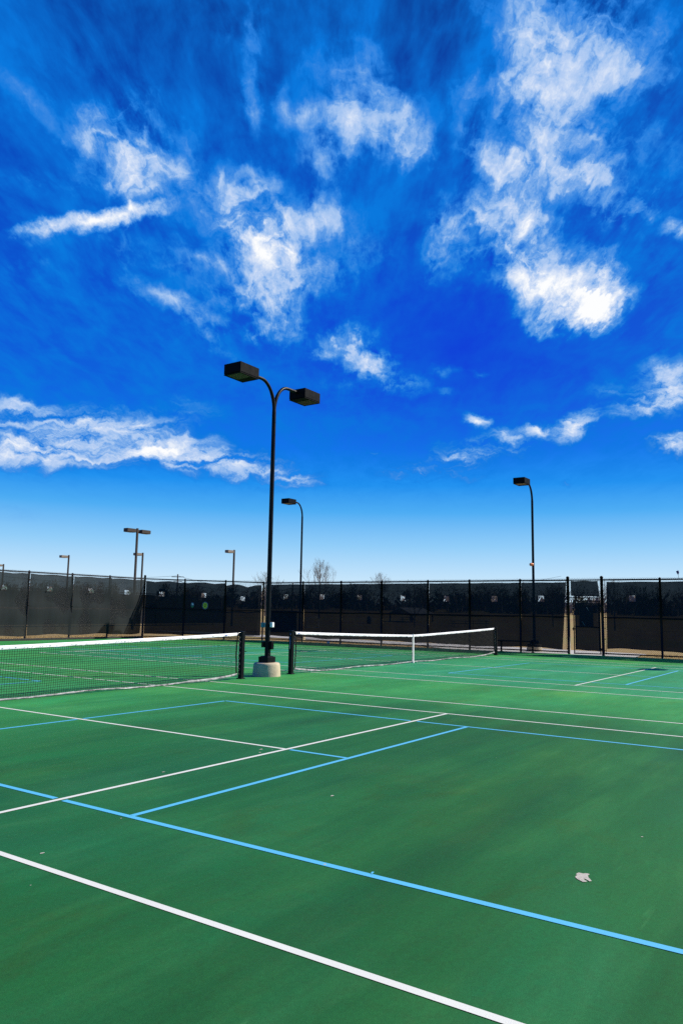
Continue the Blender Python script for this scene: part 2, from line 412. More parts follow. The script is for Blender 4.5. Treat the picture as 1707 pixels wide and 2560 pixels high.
def screen_panel(a, b, ztop_a, ztop_b, zbot, side, hole=None, amp=.018, name='windscreen', mat=screen_sunny, parent=None,
                 edge_l=(0, 0), edge_r=(0, 0), seed=0, top_drop=(.17, .13), hem=True, mid=1.52, flap=False, round_patch=False, bot_wave=.05):
    """one cloth between two posts: wavy, hemmed, with an optional cut-out vent (s, z, w, h)"""
    rnd = random.Random(seed)
    a, b = Vector((*a, 0)), Vector((*b, 0)); L = (b-a).length; d = (b-a)/L; nrm = Vector((-d.y, d.x, 0))*side
    S = [i/18*L for i in range(19)]
    Z = [i/22 for i in range(23)]
    zref = (ztop_a+ztop_b)/2-.15
    if hole:
        hs, hz, hwid, hh = hole
        br = .025
        for e in (hs-hwid/2-br, hs-hwid/2, hs+hwid/2, hs+hwid/2+br): S.append(e)
        f = lambda z: (z-zbot)/(zref-zbot)
        for e in (hz-hh/2-br, hz-hh/2, hz+hh/2, hz+hh/2+br): Z.append(f(e))
    f = lambda z: (z-zbot)/(zref-zbot)
    for e in (zbot+.035, zref-.035)+((mid-.03, mid+.03) if zbot < mid < zref else ()): Z.append(f(e))
    S = sorted(set(round(x, 4) for x in S)); Z = sorted(set(round(x, 4) for x in Z))
    ph = [rnd.uniform(0, 6.28) for _ in range(6)]
    vs = []
    for zi in Z:
        for si in S:
            t = si/L
            top = (ztop_a+(ztop_b-ztop_a)*t)-top_drop[0]+ (top_drop[0]-top_drop[1])*abs(math.cos(PI*t*1.5+ph[5]*.3))
            bot = zbot+bot_wave*math.sin(PI*t*1.1+ph[0])*.7+.012*math.sin(9*t+ph[1])
            z = bot+(top-bot)*zi
            l = edge_l[0]*zi+edge_l[1]*(1-zi); rr = edge_r[0]*zi+edge_r[1]*(1-zi)
            s = l+(L-l-rr)*t
            w = amp*(math.sin(5.5*t*L+ph[2]+2.1*zi)*.5+math.sin(2.3*t*L+ph[3]-1.4*zi)+.7*math.sin(11*zi+ph[4]+2*t)*math.sin(PI*zi))
            p = a+d*s+nrm*(.05+w)
            vs.append((p.x, p.y, z))
    ns = len(S); fs, mi = [], []
    inb = lambda x, lo, hi: lo-1e-4 <= x <= hi+1e-4
    for j in range(len(Z)-1):
        for i in range(ns-1):
            sc, zc = (S[i]+S[i+1])/2, (Z[j]+Z[j+1])/2
            m = 0
            zz = zbot+(zref-zbot)*zc
            if hem and (zz < zbot+.035 or zz > zref-.035 or abs(zz-mid) < .03 or sc < .03 or sc > L-.03): m = 1
            if hole:
                if inb(sc, hs-hwid/2, hs+hwid/2) and inb(zz, hz-hh/2, hz+hh/2): continue
                if inb(sc, hs-hwid/2-br, hs+hwid/2+br) and inb(zz, hz-hh/2-br, hz+hh/2+br): m = 1
                if round_patch and ((sc-hs)**2+(zz-hz)**2) < .32**2: m = 1
            fs.append((j*ns+i, j*ns+i+1, (j+1)*ns+i+1, (j+1)*ns+i)); mi.append(m)
    mb = MB(); mb.v = vs; mb.f = fs; mb.mi = mi; mb.sm = [True]*len(fs)
    o = mb.build(name, [mat, black_screen_solid], parent)
    if flap and hole:       # the half-round cut flap folds down from the vent
        fl = MB(); n = 10; pts = []
        base = a+d*hs+nrm*.075
        for k in range(n+1):
            an = PI*k/n
            for q in (1.0, .55):
                pts.append(base+d*math.cos(an)*hwid*.55*q+nrm*(.02+.08*math.sin(an)*q)+Vector((0, 0, hz-hh*.35+math.sin(an)*hh*.62*q)))
        fl.add(pts, [(2*k, 2*k+2, 2*k+3, 2*k+1) for k in range(n)], 0, True)
        fl.build('vent_flap', tape_cloth, o)
    return o

def post_mesh(x, y, h, r, cap=True, z0=0.):
    m = MB()
    prof = [(r*1.25, z0), (r*1.25, z0+.02), (r, z0+.025), (r, h-.03)]
    if cap: prof += [(r*1.12, h-.03), (r*1.12, h), (r*.8, h+.03), (r*.25, h+.045)]
    else: prof += [(r, h)]
    m.lathe(prof, (x, y, 0), 12)
    return m

# --- left fence (sun on its court side; cloth hung on the court side)
def fence_thing(name, label): return thing(name, label, 'fence')
lf = fence_thing('chain_link_fence', 'sunlit left-hand chain link fence with greyish cloth hung over its posts')
lx = [-7.2, -4.8, -2.4, 0, 2.4, 4.8, 7.2, 9.6, 12.02, 14.43, 16.84, 19.15]
HL = 3.27
for x in lx: post_mesh(x, LY, HL-.02, .046, z0=-.04).build('post', black_paint, lf)
post_mesh(P_CORN[0], P_CORN[1], HL+.10, .058, z0=-.04).build('post', black_paint, lf)
def rail(pts, z, r, name, parent):
    m = MB(); m.tube([(p[0], p[1], zz) for p, zz in zip(pts, z)], r, 8); return m.build(name, black_paint, parent)
rail([(-9.6, LY), P_CORN], [HL-.06]*2, .030, 'top_rail', lf)
rail([(-9.6, LY), P_CORN], [1.62]*2, .018, 'mid_rail', lf)
wm = MB(); wire_mesh(wm, (-9.6, LY-.045), (P_CORN[0], P_CORN[1]-.045), .05, HL+.0); wm.build('wire_mesh', vinyl_wire, lf)
LXS = [-9.6]+lx+[P_CORN[0]]
vents_l = {8: (13.11, 2.40), 9: (15.46, 2.43), 10: (17.88, 2.41), 11: (20.28, 2.45)}
for i in range(len(LXS)-1):
    xa, xb = LXS[i], LXS[i+1]
    hole = None
    if i >= 5:
        vx = {9: 13.11, 10: 15.5, 11: 17.9, 12: 20.28}.get(i, (xa+xb)/2)
        hole = (vx-xa, 2.42, .26, .24)
    screen_panel((xa, LY-.06), (xb, LY-.06), HL, HL, .24, -1, hole, amp=.034, parent=lf, seed=100+i, mat=screen_sunny, flap=hole is not None,
                 edge_r=(.10, .22) if i == len(LXS)-2 else (0, 0))
kb = MB(); kb.box((6.0, LY-.07, .035), (31, .09, .13), bev=.015)
tag(kb.build('edge_curb', curb_rubber), 'low dark curb strip along the foot of the sunlit left-hand fence', 'curb')

# --- corner fence (cut-off corner)
cf = fence_thing('chain_link_fence', 'short cut-corner chain link fence with black cloth between the left and far fences')
dv = (Vector(P_FAR)-Vector(P_CORN)); CL = dv.length; dv = dv/CL
cpos = [0, 2.24, 4.49]
def cpt(s): q = Vector(P_CORN)+dv*s; return (q.x, q.y)
hc = lambda s: HL+(3.15-HL)*s/CL
for s in cpos[1:]: post_mesh(*cpt(s), hc(s)-.02, .044, z0=-.04).build('post', black_paint, cf)
rail([P_CORN, P_FAR], [HL-.06, 3.09], .030, 'top_rail', cf)
rail([P_CORN, P_FAR], [1.62, 1.56], .018, 'mid_rail', cf)
rail([P_CORN, P_FAR], [.09, .09], .026, 'bottom_rail', cf)
wm = MB(); wire_mesh(wm, cpt(.05), cpt(CL-.05), .0, 3.2); wm.build('wire_mesh', vinyl_wire, cf)
cs = [0.06, 2.24, 4.49, CL-.02]
cv = [(.9, 2.40), (1.05, 2.36), (1.0, 2.28)]
for i in range(3):
    screen_panel(cpt(cs[i]), cpt(cs[i+1]), hc(cs[i]), hc(cs[i+1]), .20, 1, (cv[i][0], cv[i][1], .27, .25), amp=.014, parent=cf, seed=200+i,
                 mat=screen_back, edge_r=(.10, .10) if i == 2 else (0, 0), top_drop=(.22, .16) if i < 2 else (.34, .2), round_patch=(i == 0))
# --- far fence, in two runs either side of the gate
HF = 3.13
def far_run(label, ys, vents, zl, end_lo=False, end_hi=False):
    f = fence_thing('chain_link_fence', label)
    for i, y in enumerate(ys):
        big = (y in (-1.70, -3.10))
        post_mesh(FX, y, HF+(.06 if big else -.02), (.062 if big else .045), z0=-.04).build('post', black_paint, f)
    y0, y1 = ys[0], ys[-1]
    rail([(FX, y0), (FX, y1)], [HF-.06]*2, .030, 'top_rail', f)
    rail([(FX, y0), (FX, y1)], [1.54]*2, .018, 'mid_rail', f)
    rail([(FX, y0), (FX, y1)], [.085]*2, .026, 'bottom_rail', f)
    w = MB(); wire_mesh(w, (FX+.04, y0), (FX+.04, y1), .0, HF+.02); w.build('wire_mesh', vinyl_wire, f)
    for i in range(len(ys)-1):
        a, b = ys[i], ys[i+1]
        hole = None
        for vy, vz in vents:
            if b < vy < a: hole = (a-vy, vz, .27, .25)
        el = (.16, .12) if (a == -3.10) else ((.08, .10) if a == 14.95 else (0, 0))
        er = (.11, .32) if (b == -1.70) else (0, 0)
        screen_panel((FX+.07, a), (FX+.07, b), HF, HF, zl[i], 1, hole, amp=.014, parent=f, seed=300+int(a*10), mat=screen_back, edge_l=el, edge_r=er,
                     top_drop=(.155, .14), bot_wave=.045)
    return f
ff1 = far_run('long far chain link fence with black see-through cloth, between the corner and the gate',
              [14.95, 12.26, 9.85, 7.45, 4.92, 2.80, .40, -1.70],
              [(13.53, 2.33), (11.11, 2.33), (8.80, 2.29), (6.34, 2.28), (4.01, 2.27), (1.65, 2.27), (-.57, 2.28)],
              [.24, .24, .22, .24, .22, .19, .20])
ff2 = far_run('far chain link fence with black see-through cloth to the right of the gate',
              [-3.10, -5.36, -7.75, -10.1, -12.5, -14.9, -17.3, -19.7, -22.1, -24.5],
              [(-4.19, 2.30), (-6.5, 2.3), (-8.9, 2.3), (-11.3, 2.3), (-13.6, 2.3), (-16, 2.3), (-18.4, 2.3)],
              [.27, .25, .25, .24, .25, .24, .24, .24, .24])
# tension bars with bands beside the gate posts
for f, y in ((ff1, -1.60), (ff2, -3.21)):
    m = MB(); m.tube([(FX+.03, y, .05), (FX+.03, y, HF-.06)], .008, 6)
    for k in range(7): m.box((FX+.03, y+(.05 if y > -3 else -.05)*-1, .22+k*.44), (.012, .12, .022))
    m.build('tension_bar', black_paint, f)

# transom panel over the gate
tp = thing('gate_transom', 'small black cloth panel in a frame above the gate opening', 'transom panel', (FX, -2.4, 0))
for z_, r_ in ((HF-.06, .024), (2.33, .022)):
    m = MB(); m.tube([(0, .65, z_), (0, -.65, z_)], r_, 8); m.build('rail', black_paint, tp)
w = MB(); wire_mesh(w, (.03, .64), (.03, -.64), 2.24, HF+.03); w.build('wire_mesh', vinyl_wire, tp)
screen_panel((.04, .61), (.04, -.56), HF, HF-.01, 2.40, 1, None, amp=.01, parent=tp, seed=411, mat=screen_back, top_drop=(.10, .08), edge_r=(.05, -.03), mid=9, bot_wave=.015)
# gate leaf, hung on the right post and pushed a little way open
ang = math.atan2(-1.98+3.05, 24.50-24.80)
gt = thing('gate', 'narrow black gate standing ajar in the far fence', 'gate', (24.80, -3.04, 0), ang)
GW, GH = 1.08, 2.20
m = MB()
for x in (.03, GW-.03): m.tube([(x, 0, .05), (x, 0, GH)], .022, 8)
for z in (.06, GH): m.tube([(.0, 0, z), (GW, 0, z)], .022, 8)
m.build('frame', black_paint, gt)
m = MB(); m.tube([(.06, 0, 1.14), (GW-.06, 0, 1.14)], .014, 8); m.build('crossbar', black_paint, gt)
w = MB(); wire_mesh(w, (.05, 0), (GW-.05, 0), .06, GH); w.build('wire_mesh', vinyl_wire, gt)
screen_panel((.04, 0), (GW-.07, 0), GH+.08, GH+.08, .18, -1, None, amp=.012, parent=gt, seed=500, mat=screen_back, mid=1.14, top_drop=(.17, .14), bot_wave=.03)
m = MB(); m.box((.56, -.012, 1.53), (.55, .012, .80), bev=.004)
for k, (x, z, s) in enumerate(((.45, 1.80, .5), (.62, 1.2, .7))):
    m.tube([(x, .10, z), (x+.10, .10, z+.16)], .006, 5, 1)
m.build('kick_panel', [black_screen_solid, box_pale], gt)
for z in (.24, 2.0):
    m = MB(); m.lathe([(.04, z-.05), (.04, z+.05)], (-.02, 0, 0), 10); m.box((-.06, 0, z), (.09, .03, .04)); m.build('hinge', black_paint, gt)
m = MB(); m.box((GW-.02, -.04, 1.05), (.12, .05, .05), bev=.01); m.tube([(GW, -.05, .98), (GW, -.05, 1.12)], .012, 8); m.build('latch', black_paint, gt)

# ------------------------------------------------------------------ tennis nets
def make_net(name, label, cx, xl, xr, seed, logo_at, hc_=.91):
    rnd = random.Random(seed)
    t = thing(name, label, 'tennis net', (cx, 0.10, 0), 0, 'tennis nets across the two courts')
    xl -= cx; xr -= cx
    il, ir = xl+.15, xr-.15
    def top(x):
        e = (x/xr if x > 0 else x/xl); e = min(1, abs(e))
        return hc_+(1.06-hc_)*(.78*e+.22*e*e)
    def bot(x):
        e = max((x-(ir-1.3))/1.3, ((il+1.3)-x)/1.3, 0)
        return .03+.09*e*e+.012*math.sin(x*2.1+seed)
    def yy(x, z): return .012*math.sin(x*1.7+z*3)+.008*math.sin(x*5.1)
    m = MB(); pr = .0036
    def cord(pts):
        vs = []
        for p in pts:
            vs += [(p[0]-pr, p[1], p[2]-pr*.6), (p[0]+pr, p[1], p[2]-pr*.6), (p[0], p[1]+pr, p[2]+pr)]
        m.add(vs, [(3*i+k, 3*i+(k+1) % 3, 3*i+3+(k+1) % 3, 3*i+3+k) for i in range(len(pts)-1) for k in range(3)])
    def hcord(pts):
        vs = []
        for p in pts:
            vs += [(p[0], p[1]-pr, p[2]-pr*.6), (p[0], p[1]+pr, p[2]-pr*.6), (p[0], p[1], p[2]+pr)]
        m.add(vs, [(3*i+k, 3*i+(k+1) % 3, 3*i+3+(k+1) % 3, 3*i+3+k) for i in range(len(pts)-1) for k in range(3)])
    n = int((ir-il)/.045); rows = 21
    X = [il+(ir-il)*i/n for i in range(n+1)]
    jit = [[(rnd.uniform(-.004, .004), rnd.uniform(-.004, .004)) for _ in range(rows+1)] for _ in X]
    P = []
    for i, x in enumerate(X):
        b, tp_ = bot(x), top(x)-.03
        col = []
        for k in range(rows+1):
            f = k/rows; z = b+(tp_-b)*f
            sagx = .0
            col.append((x+jit[i][k][0]+sagx, yy(x, z), z+jit[i][k][1]))
        P.append(col)
    for col in P: cord(col)
    for k in range(rows+1): hcord([P[i][k] for i in range(0, n+1)])
    m.build('net_mesh', net_cord, t)
    # white headband folded over the cable, puckered between its stitches
    m = MB(); vs = []; NX = 190
    for i in range(NX+1):
        x = il+(ir-il)*i/NX; tz = top(x)
        pk = rnd.uniform(-.004, .004)
        for (dy, dz) in ((-.014+pk, -.062+rnd.uniform(-.004, .004)), (-.018-pk, -.034), (-.009, -.004), (0, .004), (.009, -.004), (.017+pk, -.034), (.013, -.061)):
            vs.append((x, yy(x, tz)+dy, tz+dz))
    m.add(vs, [(7*i+k, 7*i+7+k, 7*i+8+k, 7*i+1+k) for i in range(NX) for k in range(6)], 0, True)
    for i in range(150):     # worn print: short faint ticks, nothing readable
        x = il+.5+(ir-il-1.2)*i/150+rnd.uniform(-.02, .02); tz = top(x)
        if rnd.random() < .35: continue
        h = rnd.uniform(.010, .026); z = tz-.036+rnd.uniform(-.006, .006); wd = rnd.uniform(.006, .022); sl = rnd.uniform(-.012, .012)
        y = yy(x, tz)-.0245
        m.add([(x, y, z-h/2), (x+wd, y, z-h/2), (x+wd+sl, y, z+h/2), (x+sl, y, z+h/2)], [(0, 1, 2, 3)], 1)
    hb = m.build('headband', [band_cloth, grey_ink], t)
    m = MB(); x = logo_at-cx; tz = top(x); y = yy(x, tz)-.0255
    m.add([(x, y, tz-.044), (x+.06, y, tz-.044), (x+.08, y, tz-.022), (x+.03, y, tz-.015), (x-.01, y, tz-.03)], [(0, 1, 2, 3, 4)])
    for k in range(4): m.box((x-.04+k*.05, y, tz-.056), (.022, .002, .010), mi=1)
    m.build('logo_patch', [logo_blue, net_cord], hb)
    # cable from the band to the post tops
    for e, q in ((il, xl), (ir, xr)):
        m = MB(); m.tube([(e, 0, top(e)-.002), ((e+q)/2, 0, 1.065), (q, 0, 1.078), (q+(q-e)*.35, 0, 1.03), (q+(q-e)*.38, 0, .62)], .0045, 6); m.build('cable', steel_cable, t)
    # bottom tape lying on the court and side hems laced to the posts
    m = MB(); vs = []
    for i in range(NX+1):
        x = il+(ir-il)*i/NX; b = bot(x); w = rnd.uniform(-.008, .008)
        k_ = 1. if x > ir-1.6 or x < il+1.0 else .62
        for dy, dz in ((-.016+w, -.02*k_), (-.022-w, .016*k_+w*.6), (.0, .026*k_), (.022, .013*k_), (.014, -.02*k_)):
            vs.append((x, dy+.01*math.sin(x*3), max(.006, b+dz)))
    m.add(vs, [(5*i+k, 5*i+5+k, 5*i+6+k, 5*i+1+k) for i in range(NX) for k in range(4)], 0, True)
    m.build('bottom_tape', tape_cloth, t)
    for e, q in ((il, xl), (ir, xr)):
        m = MB(); vs = []; K = 26
        for k in range(K+1):
            f = k/K; b, tp_ = bot(e), top(e)-.03; z = b+(tp_-b)*f; o = .03*math.sin(PI*f)*(1 if e < 0 else -1)*1.2+rnd.uniform(-.008, .008)
            for dx, dy in ((-.024, 0), (0, -.014), (.024, 0), (0, .012)): vs.append((e+o+dx, dy, z))
        m.add(vs, [(4*i+k, 4*i+(k+1) % 4, 4*i+4+(k+1) % 4, 4*i+4+k) for i in range(K) for k in range(4)], 0, False)
        m.build('side_hem', net_cord, t)
        m = MB(); pts = []; inner = q-(q-e)*.48
        for k in range(15):
            pts.append(((e if k % 2 else inner), -.02, .10+k*.062))
        m.tube(pts, .0035, 5); m.build('lacing', tape_cloth, t)
    # centre strap
    m = MB()
    m.box((0, -.022, .45), (.05, .005, .90)); m.box((0, .02, .45), (.05, .005, .90)); m.box((0, -.001, hc_+.012), (.052, .05, .012)); m.box((0, -.001, .03), (.06, .06, .06), bev=.008)
    m.build('center_strap', band_cloth, t)
    # posts
    for q, sgn in ((xl, -1), (xr, 1)):
        m = MB(); m.box((q, 0, .535), (.105, .105, 1.07), bev=.008); m.box((q, 0, 1.075), (.112, .112, .03), bev=.006); m.box((q, 0, .012), (.15, .15, .024), bev=.006)
        po = m.build('net_post', black_paint, t)
        m = MB(); m.lathe([(.012, 0), (.03, .002), (.03, .035), (.012, .037)], (q+sgn*.07, 0, .95), 12); m.build('winder', black_paint, po)
        m = MB(); m.tube([(q+sgn*.05, 0, .62), (q+sgn*.11, 0, .62), (q+sgn*.11, -.05, .62)], .009, 6); m.build('crank_pin', black_paint, po)
    return t
make_net('tennis_net', 'nearer tennis net, running out of the picture at the left', C1, -6.50, 6.50, 3, 5.9)
make_net('tennis_net', 'farther tennis net with white centre strap, right of the double lamp post', C2, 8.38, 21.42, 8, 8.62, .885)

# ------------------------------------------------------------------ court lights
def lamp_head(parent, cx, zc, L=.68, Wd=.53, H=.27, outward=1, paint=head_paint):
    h = MB(); x, y, z = L/2, Wd/2, H/2
    rim = .045
    # box open at the bottom with a recessed rim
    h.box((cx, 0, zc+.012), (L, Wd, H-.024), bev=.006)
    for (c, s) in (((cx, -y+rim/2, zc-z+.004), (L-.004, rim, .018)), ((cx, y-rim/2, zc-z+.004), (L-.004, rim, .018))): h.box(c, s)
    h.box((cx+outward*(x-rim/2-.002), 0, zc-z+.004), (rim, Wd-2*rim, .018)); h.box((cx-outward*(x-.12-.002), 0, zc-z+.004), (.24, Wd-2*rim, .018))
    h.box((cx-outward*.02, -y-.001, zc+.02), (.006, .004, H-.10))
    ho = h.build('lamp_head', paint, parent)
    ln = MB(); ln.box((cx+outward*.10, 0, zc-z+.001), (L-.30, Wd-2*rim-.01, .006)); ln.build('lens', lens_glass, ho)
    return ho
def arm_pts(sgn, z0, zt, xe):
    R_ = .52; pts = []
    for k in range(11):
        a = PI/2*k/10; pts.append((sgn*(.0+R_*(1-math.cos(a))), 0, z0+(zt-z0)*math.sin(a)))
    pts.append((sgn*xe, 0, zt+.005)); return pts
def curved_lamp(label, loc, arms, boxes=False, horn=False, zscale=1., pier=True, swap=None):
    t = thing('court_light', label, 'lamp post', loc, 0, 'dark curved-arm court lights')
    if pier:
        m = MB(); m.lathe([(.345, -.06), (.34, .05), (.325, .27), (.315, .305), (.29, .325), (.0001, .33)], (0, 0, 0), 40); m.build('concrete_pier', concrete, t)
        m = MB(); m.box((0, 0, .40), (.30, .30, .14), bev=.008); m.box((0, 0, .476), (.22, .22, .02), bev=.004); m.build('base_cover', black_paint, t)
    zt = 7.36*zscale; z0 = 6.62*zscale
    m = MB(); m.tube([(0, 0, .33), (0, 0, 2.5), (0, 0, z0)], [.062, .058, .052], 20); m.build('pole', black_paint, t)
    for s in arms:
        m = MB(); m.tube(arm_pts(s, z0-.02, zt, .95), [.052]+[.046]*4+[.042]*7, 14)
        m.tube([(s*.74, 0, zt+.004), (s*.78, 0, zt+.004)], .046, 14)
        m.build('arm', black_paint, t)
        lamp_head(t, s*1.27, zt-.035, outward=s)
    if boxes:
        m = MB(); m.box((-.02, .13, 1.23), (.09, .10, .12), bev=.006, mi=0); m.box((-.028, .075, 1.23), (.012, .012, .11), mi=1); m.build('timer_box', [tag_teal, tag_white], t)
        m = MB(); m.box((.02, -.115, 1.24), (.10, .07, .12), rz=.2, bev=.006); m.build('switch_cover', tag_white, t)
        m = MB(); m.box((-.02, .105, .76), (.09, .08, .14), bev=.008); m.build('outlet_box', black_paint, t)
        m = MB(); m.box((.035, -.095, .74), (.10, .09, .19), bev=.008); m.build('junction_box', head_paint, t)
        m = MB(); m.tube([(.045, -.06, .48), (.045, -.06, .66)], .012, 8); m.build('conduit', black_paint, t)
    if horn:
        m = MB(); c = Vector((-.045, .02, 3.88))
        m.tube([c+Vector((.02, -.01, .0)), c+Vector((-.02, .01, 0)), c+Vector((-.10, .06, -.005))], [.07, .075, .066], 16)
        m.build('warning_horn', orange_plastic, t)
    return t
curved_lamp('tall double-headed black court light on a concrete pier between the two nets', (7.5, .16, 0), (-1, 1), boxes=True)
curved_lamp('single-headed black court light behind the far fence with an orange horn on its pole', (26.3, .33, -.02), (-1,), horn=True, zscale=1.025)
curved_lamp('single-headed black court light behind the far fence, just right of the double lamp', (27.3, 14.30, -.03), (-1,), zscale=1.05)
curved_lamp('single-headed black court light beyond the right edge of the far fence', (26.3, -12.9, -.02), (-1,), zscale=1.025)

def straight_lamp(label, loc, heads, side=.12):
    t = thing('court_light', label, 'lamp post', loc, 0, 'straight-armed lights beyond the left fence')
    m = MB(); m.box((0, 0, 3.8), (side, side, 7.6), bev=.012); m.build('pole', bronze_paint, t)
    for s in heads:
        m = MB(); m.box((s*.16, 0, 7.40), (.22, .07, .10), bev=.01); m.build('arm', bronze_paint, t)
        m = MB(); m.box((s*.70, 0, 7.38), (.86, .46, .27), bev=.02); ho = m.build('lamp_head', tan_head if len(heads) == 1 else bronze_paint, t)
        m = MB(); m.box((s*.78, 0, 7.238), (.58, .38, .012)); m.build('lens', lens_glass, ho)
    return t
straight_lamp('double-headed dark straight lamp, nearest of the lights beyond the left fence', (31.5, 33.13, 0), (-1, 1), .14)
straight_lamp('tan-headed single lamp close behind the pole of the straight double lamp', (49.0, 52.5, 0), (-1,), .15)
straight_lamp('tan-headed single lamp alone above the sunlit left fence, left of the double one', (48.1, 64.1, 0), (-1,), .15)
straight_lamp('tan-headed single lamp above the cut-corner fence, left of the tall black double lamp', (50.06, 40.18, 0), (-1,), .15)
straight_lamp('tan-headed single lamp at the very left edge of the picture', (56.2, 90.2, 0), (-1,), .17)

# ------------------------------------------------------------------ small things by the fences
b = thing('bench', 'low black backless bench in front of the far fence, right of the far net', 'bench', (24.50, .52, 0))
m = MB(); m.box((0, 0, .465), (.26, 1.72, .045), bev=.008); m.build('seat', black_paint, b)
for y in (.63, -.78):
    m = MB(); m.box((0, y, .23), (.05, .06, .43)); m.box((0, y, .432), (.24, .05, .02)); m.box((0, y, .012), (.24, .07, .024)); m.build('leg', black_paint, b)

def disc(mb, cz, rx, rz_, y, th, mi=0, n=36, cx=0.):
    vs = [(cx+rx*math.cos(2*PI*k/n), yy_, cz+rz_*math.sin(2*PI*k/n)) for yy_ in (y, y-th) for k in range(n)]
    mb.add(vs, [tuple(range(n)), tuple(range(2*n-1, n-1, -1))]+[(k, n+k, n+(k+1) % n, (k+1) % n) for k in range(n)], mi)
rz_c = math.atan2(dv.y, dv.x)
def sign_at(u_s, z, name, label):
    q = Vector(P_CORN)+dv*u_s; n = Vector((dv.y, -dv.x))      # towards the court
    return thing(name, label, 'sign', (q.x+n.x*.06, q.y+n.y*.06, z), rz_c)
sg = sign_at(3.42, 1.80, 'court_number_sign', 'oval yellow court number sign reading 2 on the cut-corner fence')
m = MB(); disc(m, 0, .17, .21, .0, .012, 0); m.build('rim', sign_grey, sg)
m = MB(); disc(m, 0, .122, .165, -.013, .006, 0); m.build('plate', sign_yellow, sg)
tx = bpy.data.curves.new('digit', 'FONT'); tx.body = '2'; tx.size = .22; tx.align_x = 'CENTER'; tx.align_y = 'CENTER'; tx.extrude = .003
to = bpy.data.objects.new('digit', tx); COL.objects.link(to); to.parent = sg; to.location = (0, -.024, 0); to.rotation_euler = (PI/2, 0, 0); tx.materials.append(sign_ink)
dme = bpy.data.meshes.new_from_object(to); d2 = bpy.data.objects.new('digit', dme); COL.objects.link(d2); d2.parent = sg; d2.location = to.location; d2.rotation_euler = to.rotation_euler
bpy.data.objects.remove(to); d2.name = 'digit'
sg2 = sign_at(2.72, 1.82, 'round_sign', 'small green and white oval sign left of the yellow number sign')
m = MB(); disc(m, 0, .09, .145, 0, .010); m.build('plate', sign_green, sg2)
m = MB(); disc(m, .045, .085, .098, -.011, .004); m.build('emblem', sign_grey, sg2)
m = MB(); m.box((.02, -.017, .04), (.05, .004, .09)); m.box((-.03, -.017, .06), (.03, .004, .05)); m.build('emblem_mark', tag_white, sg2)
# little purple marker clipped to the top rail near the picture's right edge
pm = thing('rail_marker', 'small dark purple pennant on a thin stem on the far fence top rail', 'marker', (FX, -6.06, HF-.04))
m = MB(); m.tube([(0, 0, 0), (0, .015, .17), (0, .02, .34)], .006, 6); m.build('stem', black_paint, pm)
m = MB(); m.tube([(0, .018, .16), (0, .022, .23), (0, .04, .30)], [.012, .045, .05], 8); m.build('pennant', purple_cloth, pm)

# litter
pl = MB()
nn = 9
pl.lathe([(.02, 0), (.06, .012), (.075, .04), (.05, .07), (.012, .085)], (0, 0, 0), 9, smooth=False)
for i, v in enumerate(pl.v): pl.v[i] = (v[0]*1.6+random.uniform(-.01, .01), v[1]+random.uniform(-.01, .01), max(0, v[2]+random.uniform(-.006, .006)))
o = pl.build('crumpled_paper', paper); o.location = (24.6, 10.4, .002); tag(o, 'crumpled scrap of white paper at the foot of the far fence', 'litter')
lm = MB()
for i in range(46):
    x = random.uniform(12.5, 21); y = LY-.11-abs(random.gauss(0, .03)); z = .09
    if random.random() < .75: y = LY-.06; z = .105
    a = random.uniform(0, 6); r = random.uniform(.02, .045)
    p = [(x+r*math.cos(a), y+.5*r*math.sin(a), z+.003), (x+.5*r*math.cos(a+1.3), y+.4*r*math.sin(a+1.3), z+r*.7), (x-r*math.cos(a), y-.5*r*math.sin(a), z+.004), (x+.5*r*math.cos(a-1.3), y, z+.01)]
    if y < LY-.1: p = [(px, py, pz-.088) for px, py, pz in p]
    lm.add(p, [(0, 1, 2, 3)])
lo = lm.build('fallen_leaves', dead_leaf); lo['kind'] = 'stuff'; lo['label'] = 'dry leaves caught along the left fence foot'
gm = MB(); rg = random.Random(5)
for i in range(26000):
    if rg.random() < .55:
        x = rg.uniform(11, 24); y = LY+.08+rg.random()**1.6*5.0
        if x > 21.5: y += .4
    else:
        y = rg.uniform(-14, 14.5); x = FX+.15+rg.random()**1.6*4.0
        if -4.3 < y < 4.4 or (y > 4.2 and x > 25.2+(y-4.2)*.25+.6 and x < 31): continue
    a = rg.uniform(0, PI); h = rg.uniform(.015, .06); w = rg.uniform(.004, .012); lean = rg.uniform(-.05, .05)
    gm.add([(x-w*math.cos(a), y-w*math.sin(a), -.05), (x+w*math.cos(a), y+w*math.sin(a), -.05), (x+lean, y+lean*.6, -.05+h)], [(0, 1, 2)])
go = gm.build('dry_grass', dry_blade); go['kind'] = 'stuff'; go['label'] = 'tufts of dry golden grass behind the fences'

# ------------------------------------------------------------------ park beyond
def gz(x, y): return terrain_z(math.hypot(x-8, y))
# screened fence of the next courts
nf = fence_thing('chain_link_fence', 'distant black screened fence of the next courts, seen through the left cloth')
A, Bp = Vector((6.0, 40.5)), Vector((56.0, 46.5)); LL = (Bp-A).length; dn = (Bp-A)/LL
k = 0
while k*3.0 <= LL+.1:
    q = A+dn*k*3.0; post_mesh(q.x, q.y, 3.05, .04, z0=-.04).build('post', black_paint, nf); k += 1
rail([A, Bp], [3.0]*2, .030, 'top_rail', nf)
m = MB(); n0 = 60; vs = []
for i in range(n0+1):
    q = A+dn*LL*i/n0; s = .02*math.sin(i*1.9)
    for z in (.15, 1.5, 2.86+.05*math.sin(i*1.3)): vs.append((q.x+s, q.y-.05+s, z))
m.add(vs, [(3*i+k, 3*i+3+k, 3*i+4+k, 3*i+1+k) for i in range(n0) for k in range(2)], 0, True)
m.build('windscreen', black_screen_solid, nf)

